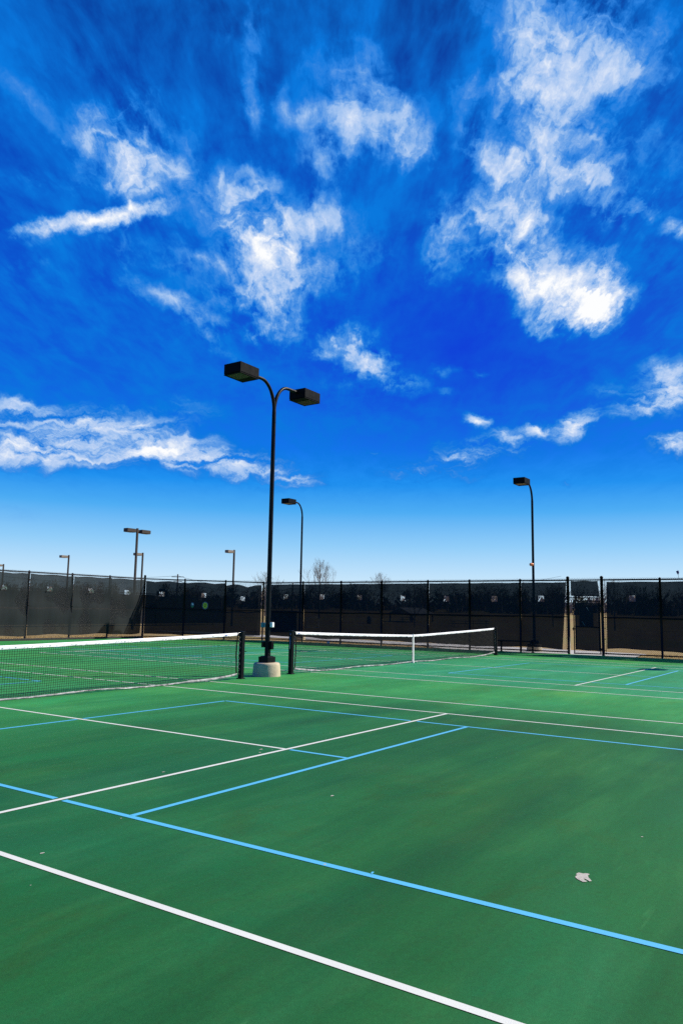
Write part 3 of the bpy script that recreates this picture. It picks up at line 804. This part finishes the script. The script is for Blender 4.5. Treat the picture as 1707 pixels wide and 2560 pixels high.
eb = thing('storage_locker', 'dark waist-high storage locker with a pale end standing behind the far fence', 'locker', (39.8, 25.5, -.05), .75)
m = MB(); m.box((0, 0, .80), (1.0, 2.0, 1.6), bev=.02); m.build('body', box_dark, eb)
m = MB(); m.box((0, 0, 1.63), (1.12, 2.12, .06), bev=.01); m.build('lid', box_dark, eb)
m = MB(); m.box((0, -1.035, .78), (.86, .05, 1.45), bev=.01); m.build('end_panel', box_pale, eb)

gl = thing('small_goal', 'small white pipe goal frame on the dry field', 'goal', (54.85, 33.7, -.05), .95)
m = MB()
m.tube([(0, .6, 0), (0, .6, 1.05), (0, -.6, 1.05), (0, -.6, 0)], .03, 8); m.build('frame', white_pipe, gl)
m = MB(); m.tube([(0, .6, .03), (.7, .6, .03), (.7, .1, .03)], .03, 8); m.tube([(0, -.6, .03), (.7, -.6, .03), (.7, -.25, .03)], .03, 8); m.build('base_bar', white_pipe, gl)

sh = thing('picnic_shelter', 'small gabled picnic shelter far out on the dry field', 'shelter', (98.1, 46.6, gz(98.1, 46.6)), -.35)
m = MB()
for s in (-1, 1):
    m.add([(-2.4, s*3.0, 1.15), (-2.4, 0, 2.2), (2.4, 0, 2.2), (2.4, s*3.0, 1.15), (-2.4, s*3.0, 1.05), (-2.4, 0, 2.1), (2.4, 0, 2.1), (2.4, s*3.0, 1.05)],
          [(0, 1, 2, 3), (7, 6, 5, 4), (0, 3, 7, 4), (0, 4, 5, 1), (3, 2, 6, 7)])
m.build('roof', roof_metal, sh)
for x in (-2.1, 2.1):
    for y in (-2.6, 2.6):
        m = MB(); m.box((x, y, .55), (.18, .18, 1.2)); m.build('post', wood_pole, sh)
def picnic(label, x, y, rz):
    t = thing('picnic_table', label, 'picnic table', (x, y, gz(x, y)), rz, 'picnic tables on the field')
    m = MB(); m.box((0, 0, .75), (2.3, .75, .06)); m.build('tabletop', table_dark, t)
    for s in (-1, 1):
        m = MB(); m.box((0, s*.7, .45), (2.3, .28, .05)); m.build('seat', table_dark, t)
        m = MB(); m.tube([(s*.8, -.7, .0), (s*.8, -.25, .73)], .03, 6); m.tube([(s*.8, .7, .0), (s*.8, .25, .73)], .03, 6); m.tube([(s*.8, -.7, .42), (s*.8, .7, .42)], .03, 6); m.build('leg', table_dark, t)
picnic('dark picnic table in front of the gabled shelter', 93.5, 44.6, 2.2)
picnic('dark picnic table right of the shelter, nearer the far fence', 79.6, 29.5, 2.3)
picnic('dark picnic table beside the nearer one, seen through the cloth', 82.6, 28.2, 2.0)
tb = thing('trash_barrel', 'dark round trash barrel on the field left of the shelter', 'barrel', (81.7, 44.0, gz(81.7, 44)))
m = MB(); m.lathe([(.28, 0), (.30, .3), (.28, .6), (.30, .88), (.25, .9)], (0, 0, 0), 16); m.build('drum', table_dark, tb)
m = MB(); m.lathe([(.31, .9), (.31, .95), (.1, 1.05)], (0, 0, 0), 16); m.build('lid', table_dark, tb)

def bare_tree(label, x, y, h, spread, seed, lean=0., mat=bark, levels=5, group='bare trees standing above the far fence'):
    rnd = random.Random(seed)
    t = thing('bare_tree', label, 'tree', (x, y, gz(x, y)-.05), 0, group)
    tr = MB(); tr.tube([(0, 0, 0), (.02*h*lean, 0, h*.3), (.03*h*lean, 0, h*.62), (.035*h*lean, 0, h*.97)], [h*.018, h*.014, h*.008, h*.0016], 7)
    tr.build('trunk', mat, t)
    cr = MB()
    def branch(p, d, L, r, lev):
        n = 3; pts = [p]; q = p; dd = d
        for i in range(n):
            dd = (dd+Vector((rnd.uniform(-.12, .12), rnd.uniform(-.12, .12), .10))).normalized(); q = q+dd*L/n; pts.append(q)
        cr.tube(pts, [r, r*.8, r*.6, r*.35], 3 if lev < 3 else 4, smooth=False, caps=False)
        if lev <= 0: return
        for k in range(4 if lev > 1 else 5):
            f = rnd.uniform(.3, 1); i = min(n-1, int(f*n)); s = pts[i].lerp(pts[i+1], f*n-i)
            nd = (dd*1.0+Vector((rnd.uniform(-1, 1), rnd.uniform(-1, 1), rnd.uniform(-.1, .7)))*.62).normalized()
            branch(s, nd, L*rnd.uniform(.45, .66), r*.52, lev-1)
    for k in range(22):
        f = rnd.uniform(.22, .92); a = k*2.4+rnd.uniform(-.4, .4)
        w = spread*(1.05-f)*1.15
        d = Vector((math.cos(a)*w, math.sin(a)*w, .75)).normalized()
        branch(Vector((.035*h*lean*f, 0, h*f)), d, h*(1.0-f)*.52+.35, h*.0055*(1.15-f), 3)
    cr.build('crown', mat, t)
    return t
bare_tree('tallest bare tree, right of the lamp behind the far fence', 98.1, 64.3, 9.8, .85, 21)
bare_tree('bare bushy tree just left of the tall double lamp pole', 100.5, 78.2, 7.9, .95, 33)
bare_tree('low bare tree top showing over the middle of the far fence', 138.1, 76.7, 8.9, .95, 44)
for i, (x, y, h, lab) in enumerate(((70, 30.5, 4.6, 'thin bare sapling on the field behind the middle of the far fence'), (92, 22, 5.2, 'bare field tree seen through the cloth right of the picnic tables'),
                       (84, 12, 5.6, 'bare field tree seen through the cloth left of the lamp with the horn'), (90, 4.5, 5.4, 'bare field tree seen through the cloth behind the horn lamp'))):
    bare_tree(lab, x, y, h, .9, 60+i, mat=bark_far, group='field trees seen through the cloth')

# far wood on the rise: reads as one mass
wd = MB(); rw = random.Random(12)
for i in range(340):
    ang = R(rw.uniform(-25, 72)) ; rr = rw.uniform(175, 250)
    x, y = 8+rr*math.cos(ang), rr*math.sin(ang); z0 = terrain_z(rr); h = rw.uniform(5.3, 8.0)
    if ang > R(34): h *= .80
    elif rw.random() < .12: h *= 1.12
    ev = rw.random() < .16
    wd.tube([(x, y, z0-.2), (x, y, z0+h*.45)], [.16, .09], 4, 0, caps=False)
    for k in range(280):
        a = rw.uniform(0, 2*PI); el = rw.uniform(-1, 1); q = rw.random()**.4
        rad = h*(.36 if not ev else .26)
        px = x+rad*q*math.cos(a)*math.sqrt(1-el*el); py = y+rad*q*math.sin(a)*math.sqrt(1-el*el); pz = z0+h*.58+h*.42*q*el
        s = rw.uniform(.15, .6) if ev else rw.uniform(.10, .45)
        dx, dy, dz = rw.uniform(-s, s), rw.uniform(-s, s), rw.uniform(.2, 1)*s*2.2
        wd.add([(px, py, pz), (px+dx+s*.35, py+dy, pz+dz*.6), (px+dx, py+dy, pz+dz)], [(0, 1, 2)], 1 if ev else 0)
    for k in range(60):
        a = rw.uniform(0, 2*PI); q = rw.uniform(0, 3.2); bx, by = x+q*math.cos(a), y+q*math.sin(a); s = rw.uniform(.3, 1.1); e2 = rw.uniform(0, 6.3)
        wd.add([(bx, by, z0-.2), (bx+.5*s*math.cos(e2), by+.5*s*math.sin(e2), z0-.2+rw.uniform(0, 1.5)), (bx-.3*s*math.cos(e2), by-.3*s*math.sin(e2), z0+s*2.2)], [(0, 1, 2)], 1 if rw.random() < .2 else 0)
    for k in range(16):
        a = rw.uniform(0, 2*PI); w = rw.uniform(.5, h*.42); b_ = rw.uniform(.15, .6)*h
        wd.add([(x, y, z0+b_*.5), (x+w*math.cos(a), y+w*math.sin(a), z0+b_), (x+w*.8*math.cos(a+.2), y+w*.8*math.sin(a+.2), z0+b_+h*.1)], [(0, 1, 2)], 1 if ev else 0)
wo = wd.build('tree_line', [bark_far, evergreen]); wo['kind'] = 'stuff'; wo['label'] = 'brown leafless wood closing the far side of the field'

def power_pole(label, x, y, h):
    t = thing('utility_pole', label, 'utility pole', (x, y, gz(x, y)-.1), 0, 'utility poles with wires')
    m = MB(); m.tube([(0, 0, 0), (0, 0, h)], [.17, .11], 10); m.build('pole', wood_pole, t)
    m = MB(); m.box((0, 0, h-.5), (.10, 2.2, .12), rz=.6); m.box((0, 0, h-1.3), (.10, 1.6, .10), rz=.6); m.build('crossarm', wood_pole, t)
    return t, Vector((x, y, gz(x, y)-.1+h-.4))
t1, a1 = power_pole('utility pole with crossarms right of the double lamp, beyond the far fence', 111.3, 80.4, 6.5)
t2, a2 = power_pole('utility pole over the cut-corner fence, holding two sagging wires', 91.5, 91.6, 7.4)
wi = MB()
def wire(p, q, sag):
    wi.tube([p.lerp(q, k/12)-Vector((0, 0, sag*4*(k/12)*(1-k/12))) for k in range(13)], .022, 4, caps=False)
far_l = Vector((60, 118, 9.2)); far_r = Vector((150, 40, 9.6))
for dz in (.1, -.8):
    v = Vector((0, 0, dz)); wire(a1+v, a2+v, 1.3); wire(a2+v, far_l+v, 1.5); wire(a1+v, far_r+v*1.2, 2.2)
tag(wi.build('power_line', black_paint), 'thin sagging power wires strung between the distant utility poles', 'wires')

# ------------------------------------------------------------------ sky
world = bpy.data.worlds.new('World'); scene.world = world; world.use_nodes = True
wt = NT(world.node_tree); wt.n.clear()
out = wt.node('ShaderNodeOutputWorld'); bg = wt.node('ShaderNodeBackground')
tcg = wt.node('ShaderNodeTexCoord').outputs['Generated']
sky = wt.node('ShaderNodeTexSky', sky_type='NISHITA')
sky.sun_disc = False; sky.sun_elevation = SUN_EL; sky.sun_rotation = math.atan2(SUN.x, SUN.y)
sky.air_density = 1.0; sky.dust_density = .6; sky.ozone_density = 2.5
sep = wt.node('ShaderNodeSeparateXYZ'); wt.put(sep.inputs[0], tcg)
dz = sep.outputs[2]
# chart of the sky in direction space (tangent plane about one compass bearing)
zz = wt.math('MAXIMUM', wt.vmath('DOT_PRODUCT', tcg, tuple(fw)), .12)
cxn = wt.math('DIVIDE', wt.vmath('DOT_PRODUCT', tcg, tuple(RT)), zz)
cyn = wt.math('DIVIDE', wt.vmath('DOT_PRODUCT', tcg, tuple(UP)), zz)
comb = wt.node('ShaderNodeCombineXYZ'); wt.put(comb.inputs[0], cxn); wt.put(comb.inputs[1], cyn)
chart = comb.outputs[0]
# flat cloud deck seen in perspective: streaks run along the same bearing
hd = Vector((math.sin(YAW), math.cos(YAW), 0)); hr = Vector((math.cos(YAW), -math.sin(YAW), 0))
den = wt.math('ADD', wt.math('MAXIMUM', dz, 0.), .07)
da = wt.math('DIVIDE', wt.vmath('DOT_PRODUCT', tcg, tuple(hd)), den)
db = wt.math('DIVIDE', wt.vmath('DOT_PRODUCT', tcg, tuple(hr)), den)
comb2 = wt.node('ShaderNodeCombineXYZ'); wt.put(comb2.inputs[0], da); wt.put(comb2.inputs[1], db)
deck = comb2.outputs[0]
# domain warp
wn = wt.node('ShaderNodeTexNoise', noise_dimensions='2D'); wt.put(wn.inputs['Vector'], chart)
wn.inputs['Scale'].default_value = 9.; wn.inputs['Detail'].default_value = 5.; wn.inputs['Roughness'].default_value = .6
wsub = wt.vmath('SUBTRACT', wn.outputs['Color'], (.5, .5, .5))
wsc = wt.node('ShaderNodeVectorMath', operation='SCALE'); wt.put(wsc.inputs[0], wsub); wsc.inputs['Scale'].default_value = .085
wn2 = wt.node('ShaderNodeTexNoise', noise_dimensions='2D'); wt.put(wn2.inputs['Vector'], wt.mapping(deck, scale=(1.6, 5., 1)))
wn2.inputs['Scale'].default_value = 3.2; wn2.inputs['Detail'].default_value = 6.; wn2.inputs['Roughness'].default_value = .62
wsc2 = wt.node('ShaderNodeVectorMath', operation='SCALE'); wt.put(wsc2.inputs[0], wt.vmath('SUBTRACT', wn2.outputs['Color'], (.5, .5, .5))); wsc2.inputs['Scale'].default_value = .05
warped = wt.vmath('ADD', wt.vmath('ADD', chart, wsc.outputs[0]), wsc2.outputs[0])
puff = wt.noise(warped, 11., 8, .56, .35, '2D')
streak = wt.noise(wt.mapping(deck, scale=(2.6, 5.0, 1)), 1.3, 8, .58, .35, '2D')
fine = wt.noise(wt.mapping(deck, scale=(2.2, 7., 1), loc=(3, 1, 0)), 3.6, 7, .60, .2, '2D')
# cloud masses: centre x, y, half-sizes, turn (degrees), weight
CL_ = [
 (265,275,75,55,0,.75),(320,335,105,80,-20,.95),(300,400,95,55,0,.9),(392,385,62,28,-40,.7),(230,300,45,50,0,.4),
 (205,508,175,24,9,1.5),(290,492,95,20,9,.8),(85,530,55,30,20,.5),(40,610,60,25,10,.35),
 (425,475,110,45,-15,.62),(480,500,80,50,-20,.5),(540,425,85,60,0,.75),(590,480,110,80,-30,.75),(742,490,75,52,0,.7),(600,575,120,95,-45,.85),
 (640,625,105,65,-15,.85),(660,560,70,70,0,.5),(600,700,130,70,-25,.8),(640,772,85,40,-30,.75),(530,690,75,45,0,.45),
 (400,695,145,26,-25,.62),(480,775,100,24,-38,.5),(470,605,60,25,-10,.4),
 (595,60,40,80,8,.6),(578,170,30,100,4,.5),(578,250,26,60,10,.4),(520,80,30,70,0,.3),
 (780,150,75,75,0,.55),(840,200,48,100,0,.55),(800,290,85,105,0,.85),(650,240,26,60,0,.5),(700,265,60,35,0,.4),(740,350,25,60,0,.3),
 (905,270,45,60,0,.5),(945,345,60,55,30,.6),(900,320,60,60,0,.3),
 (1300,40,220,140,0,.85),(1250,150,140,120,0,.62),(1370,150,120,95,0,.5),(1190,250,65,130,0,.66),(1320,240,140,80,15,.5),(1080,275,62,80,0,.52),(1100,332,60,48,0,.6),
 (1330,330,90,75,0,.6),(1220,370,120,75,0,.5),(1130,395,80,60,0,.45),(1300,150,200,200,0,.3),
 (1095,495,115,75,30,.8),(1185,430,75,52,20,.7),(1060,545,62,60,0,.55),(1005,607,42,58,0,.7),
 (1390,455,100,70,-38,.85),(1330,400,75,42,-30,.7),(1470,450,120,40,20,.4),(1420,500,55,40,0,.5),
 (1215,515,65,55,0,.9),(1255,590,105,75,-20,1.25),(1295,660,120,72,0,2.0),(1165,600,55,60,0,.55),(1365,690,70,45,0,.9),(1285,655,75,35,25,.8),(1215,540,70,34,-60,.3),(1330,690,80,30,-10,.5),(620,600,120,34,-40,.3),(800,290,34,80,5,.5),(300,350,34,75,-10,.4),(1300,712,80,45,0,.85),(1165,648,80,32,0,.5),(1350,620,70,50,0,.5),
 (822,808,72,42,-25,1.7),(845,838,55,34,0,.9),(735,818,32,14,0,.55),(830,885,130,36,0,.42),(930,878,60,30,0,.5),(770,610,70,50,0,.42),(830,565,70,35,0,.3),
 (120,1000,270,66,-4,.85),(60,1045,170,48,-4,.8),(340,1030,240,50,-7,.8),(500,1060,200,42,-11,.75),(625,1085,130,34,-4,.7),(35,925,110,28,-15,.55),(300,960,150,34,-6,.45),(440,950,90,28,0,.35),(690,1110,70,16,-10,.4),(410,915,60,22,0,.3),
 (1545,885,85,70,0,1.4),(1455,940,95,20,12,.8),(1545,1018,65,30,0,1.2),(1400,905,75,30,0,.42),(1318,985,62,26,40,1.4),(1238,993,36,18,0,1.1),(1165,1017,80,34,0,1.0),(1094,970,34,18,0,1.3),
 (1050,1060,90,46,0,.95),(938,1086,80,40,0,.75),(1300,1102,26,8,0,.5),(855,1042,18,6,0,.5),(1025,850,40,14,0,.35),(1105,855,20,8,0,.3),(1025,900,30,10,0,.35),
 (35,1192,120,26,-8,.62),(20,1265,90,8,0,.42),(400,1235,70,10,-8,.25),(720,1235,60,10,-8,.22),(870,1268,60,8,-12,.2),
 (1560,525,42,26,0,.9),(60,225,150,30,-40,.42),(90,420,140,30,-12,.25),(120,130,130,80,0,.18),(1500,330,100,160,0,.18),(900,560,160,60,0,.16),(1500,620,120,60,0,.2),
 (560,560,260,230,-35,.26), (1250,300,300,330,0,.24), (330,620,260,60,-22,.22), (800,240,200,190,0,.2), (1450,420,180,120,0,.2), (260,330,180,170,0,.2), (200,990,380,90,-4,.2), 
 (150,650,160,40,-8,.22),(80,560,90,30,0,.2),(300,560,120,40,-20,.25)]
wsc3 = wt.node('ShaderNodeVectorMath', operation='SCALE'); wt.put(wsc3.inputs[0], wsub); wsc3.inputs['Scale'].default_value = .020
wn4 = wt.node('ShaderNodeTexNoise', noise_dimensions='2D'); wt.put(wn4.inputs['Vector'], chart)
wn4.inputs['Scale'].default_value = 34.; wn4.inputs['Detail'].default_value = 5.; wn4.inputs['Roughness'].default_value = .6
wsc4 = wt.node('ShaderNodeVectorMath', operation='SCALE'); wt.put(wsc4.inputs[0], wt.vmath('SUBTRACT', wn4.outputs['Color'], (.5, .5, .5))); wsc4.inputs['Scale'].default_value = .026
calm = wt.vmath('ADD', wt.vmath('ADD', chart, wsc3.outputs[0]), wsc4.outputs[0])
acc = acc_c = None
for (px, py, rx, ry, rot, w) in CL_:
    loc = ((px-784)/1749.6, (1176-py)/1749.6, 0)
    thin = min(rx, ry) < 36 or py > 860
    k = 1.30 if thin else 1.5
    mp = wt.mapping(calm if thin else warped, loc=loc, rot=(0, 0, R(rot)), scale=(rx*k/1749.6, ry*k/1749.6, 1), kind='TEXTURE')
    gr = wt.node('ShaderNodeTexGradient', gradient_type='SPHERICAL'); wt.put(gr.inputs[0], mp)
    if thin: acc_c = wt.math('MULTIPLY_ADD', gr.outputs['Fac'], w*(1.05 if py > 860 else 1.1), acc_c if acc_c is not None else 0.)
    else: acc = wt.math('MULTIPLY_ADD', gr.outputs['Fac'], w*1.0, acc if acc is not None else 0.)
gapn = wt.noise(wt.vmath('ADD', warped, (.37, .11, 0.)), 7.5, 6, .6, .6, '2D')
acc = wt.math('MULTIPLY', acc, wt.maprange(gapn, .38, .58, .42, 1.06))
acc = wt.math('ADD', acc, acc_c)
front = wt.maprange(wt.vmath('DOT_PRODUCT', tcg, tuple(fw)), .2, .45)
acc = wt.math('MULTIPLY', acc, front)
# behind the viewer the same kind of broken cirrus, without a chart
backc = wt.math('MULTIPLY', wt.maprange(wt.noise(deck, .8, 5, .6, .3, '2D'), .5, .8), wt.math('SUBTRACT', 1., front))
acc = wt.math('ADD', acc, wt.math('MULTIPLY', backc, .8))
acc = wt.math('MINIMUM', acc, 2.1)
low = wt.maprange(dz, .34, .24)
hor = wt.noise(wt.mapping(calm, rot=(0, 0, R(7)), scale=(1., 4.6, 1)), 9., 8, .6, .5, '2D')
def lerp(f, a, b): return wt.math('ADD', a, wt.math('MULTIPLY', f, wt.math('SUBTRACT', b, a)))
puff2 = wt.noise(warped, 42., 6, .66, .2, '2D')
tex = wt.math('ADD', wt.math('MULTIPLY', puff, .38), wt.math('ADD', wt.math('MULTIPLY', streak, .22), wt.math('ADD', wt.math('MULTIPLY', fine, .24), wt.math('MULTIPLY', puff2, .16))))
tex = lerp(low, tex, wt.math('ADD', wt.math('MULTIPLY', hor, .70), wt.math('ADD', wt.math('MULTIPLY', puff, .14), wt.math('MULTIPLY', puff2, .16))))
texn = wt.maprange(tex, .35, .65)
acc = wt.math('POWER', acc, 1.2)
cov = wt.math('MULTIPLY', acc, wt.math('MULTIPLY_ADD', texn, .72, .22))
cov = wt.math('ADD', cov, wt.math('MULTIPLY', wt.math('SUBTRACT', texn, .55), wt.maprange(acc, .0, .55, .0, .46)))
cloud = wt.math('MULTIPLY', wt.maprange(cov, .0, 1.5, 0., 1.), wt.maprange(dz, .46, .66, 1., .74))
vt = wt.math('ADD', wt.math('MULTIPLY', streak, .7), wt.math('MULTIPLY', fine, .3))
veil = wt.math('MULTIPLY', wt.maprange(vt, .38, .66), .85)
veil = wt.math('MULTIPLY', veil, wt.maprange(dz, .12, .24))
# right-hand middle of the sky is clearest and deepest
clear = wt.node('ShaderNodeTexGradient', gradient_type='SPHERICAL')
wt.put(clear.inputs[0], wt.mapping(chart, loc=((1060-784)/1749.6, (1176-800)/1749.6, 0), scale=(.30, .17, 1), kind='TEXTURE'))
veil = wt.math('MULTIPLY', veil, wt.math('SUBTRACT', 1., wt.math('MULTIPLY', clear.outputs['Fac'], .9)))
base = wt.ramp(dz, [(0., lin(206, 234, 253)), (.040, lin(200, 231, 253)), (.085, lin(145, 206, 250)), (.13, lin(74, 173, 245)), (.165, lin(22, 146, 242)), (.21, lin(0, 116, 236)),
                    (.28, lin(0, 96, 222)), (.38, lin(0, 82, 210)), (.52, lin(0, 74, 190)), (.66, lin(0, 58, 150)), (.78, lin(0, 36, 95)), (1., lin(0, 28, 75))])
base = wt.mix(wt.math('MULTIPLY', clear.outputs['Fac'], .75), base, (*lin(0, 48, 218), 1))
nis = wt.node('ShaderNodeVectorMath', operation='SCALE'); wt.put(nis.inputs[0], sky.outputs[0]); nis.inputs['Scale'].default_value = .10
base = wt.mix(.03, base, nis.outputs[0])
c1 = wt.mix(wt.math('MINIMUM', wt.math('ADD', wt.maprange(cloud, 0., .22), veil), 1.), base, (*lin(10, 120, 222), 1))
hz = wt.maprange(dz, .10, .2)
c1 = wt.mix(hz, base, c1)
wh = wt.ramp(cloud, [(.06, lin(45, 140, 230)), (.28, lin(122, 176, 236)), (.52, lin(180, 205, 243)), (.74, lin(226, 235, 250)), (.92, lin(253, 254, 255))])
wh = wt.mix(1., c1, wh, 'LIGHTEN')
col = wt.mix(wt.maprange(cloud, .06, .42), c1, wh)
# the chart is given in picture brightness; the Background strength and exposure bring it there
SKY_STRENGTH = .12; EXPOSURE = .5
sc_ = wt.node('ShaderNodeVectorMath', operation='SCALE'); wt.put(sc_.inputs[0], col); sc_.inputs['Scale'].default_value = 1/SKY_STRENGTH/2**EXPOSURE
wt.put(bg.inputs[0], sc_.outputs[0]); bg.inputs[1].default_value = SKY_STRENGTH
wt.l.new(bg.outputs[0], out.inputs[0])

# ------------------------------------------------------------------ sun, camera, render settings
sl = bpy.data.lights.new('sun', 'SUN'); sl.energy = 5.0; sl.angle = R(.53); sl.color = (1., .94, .80)
so = bpy.data.objects.new('sun', sl); COL.objects.link(so); so.location = (20, -20, 30)
so.rotation_euler = SUN.to_track_quat('Z', 'Y').to_euler()
cam = bpy.data.cameras.new('camera'); co = bpy.data.objects.new('camera', cam); COL.objects.link(co)
cam.sensor_fit = 'VERTICAL'; cam.sensor_height = 36; cam.lens = 36*1904.8/2560
cam.clip_start = .05; cam.clip_end = 8000
co.matrix_world = Matrix(((RT.x, UP.x, -fw.x, CAM.x), (RT.y, UP.y, -fw.y, CAM.y), (RT.z, UP.z, -fw.z, CAM.z), (0, 0, 0, 1)))
scene.camera = co
scene.render.engine = 'CYCLES'
scene.view_settings.view_transform = 'Standard'; scene.view_settings.look = 'None'
scene.view_settings.exposure = EXPOSURE; scene.view_settings.gamma = 1
scene.cycles.max_bounces = 8; scene.cycles.transparent_max_bounces = 24
scene.cycles.use_denoising = False
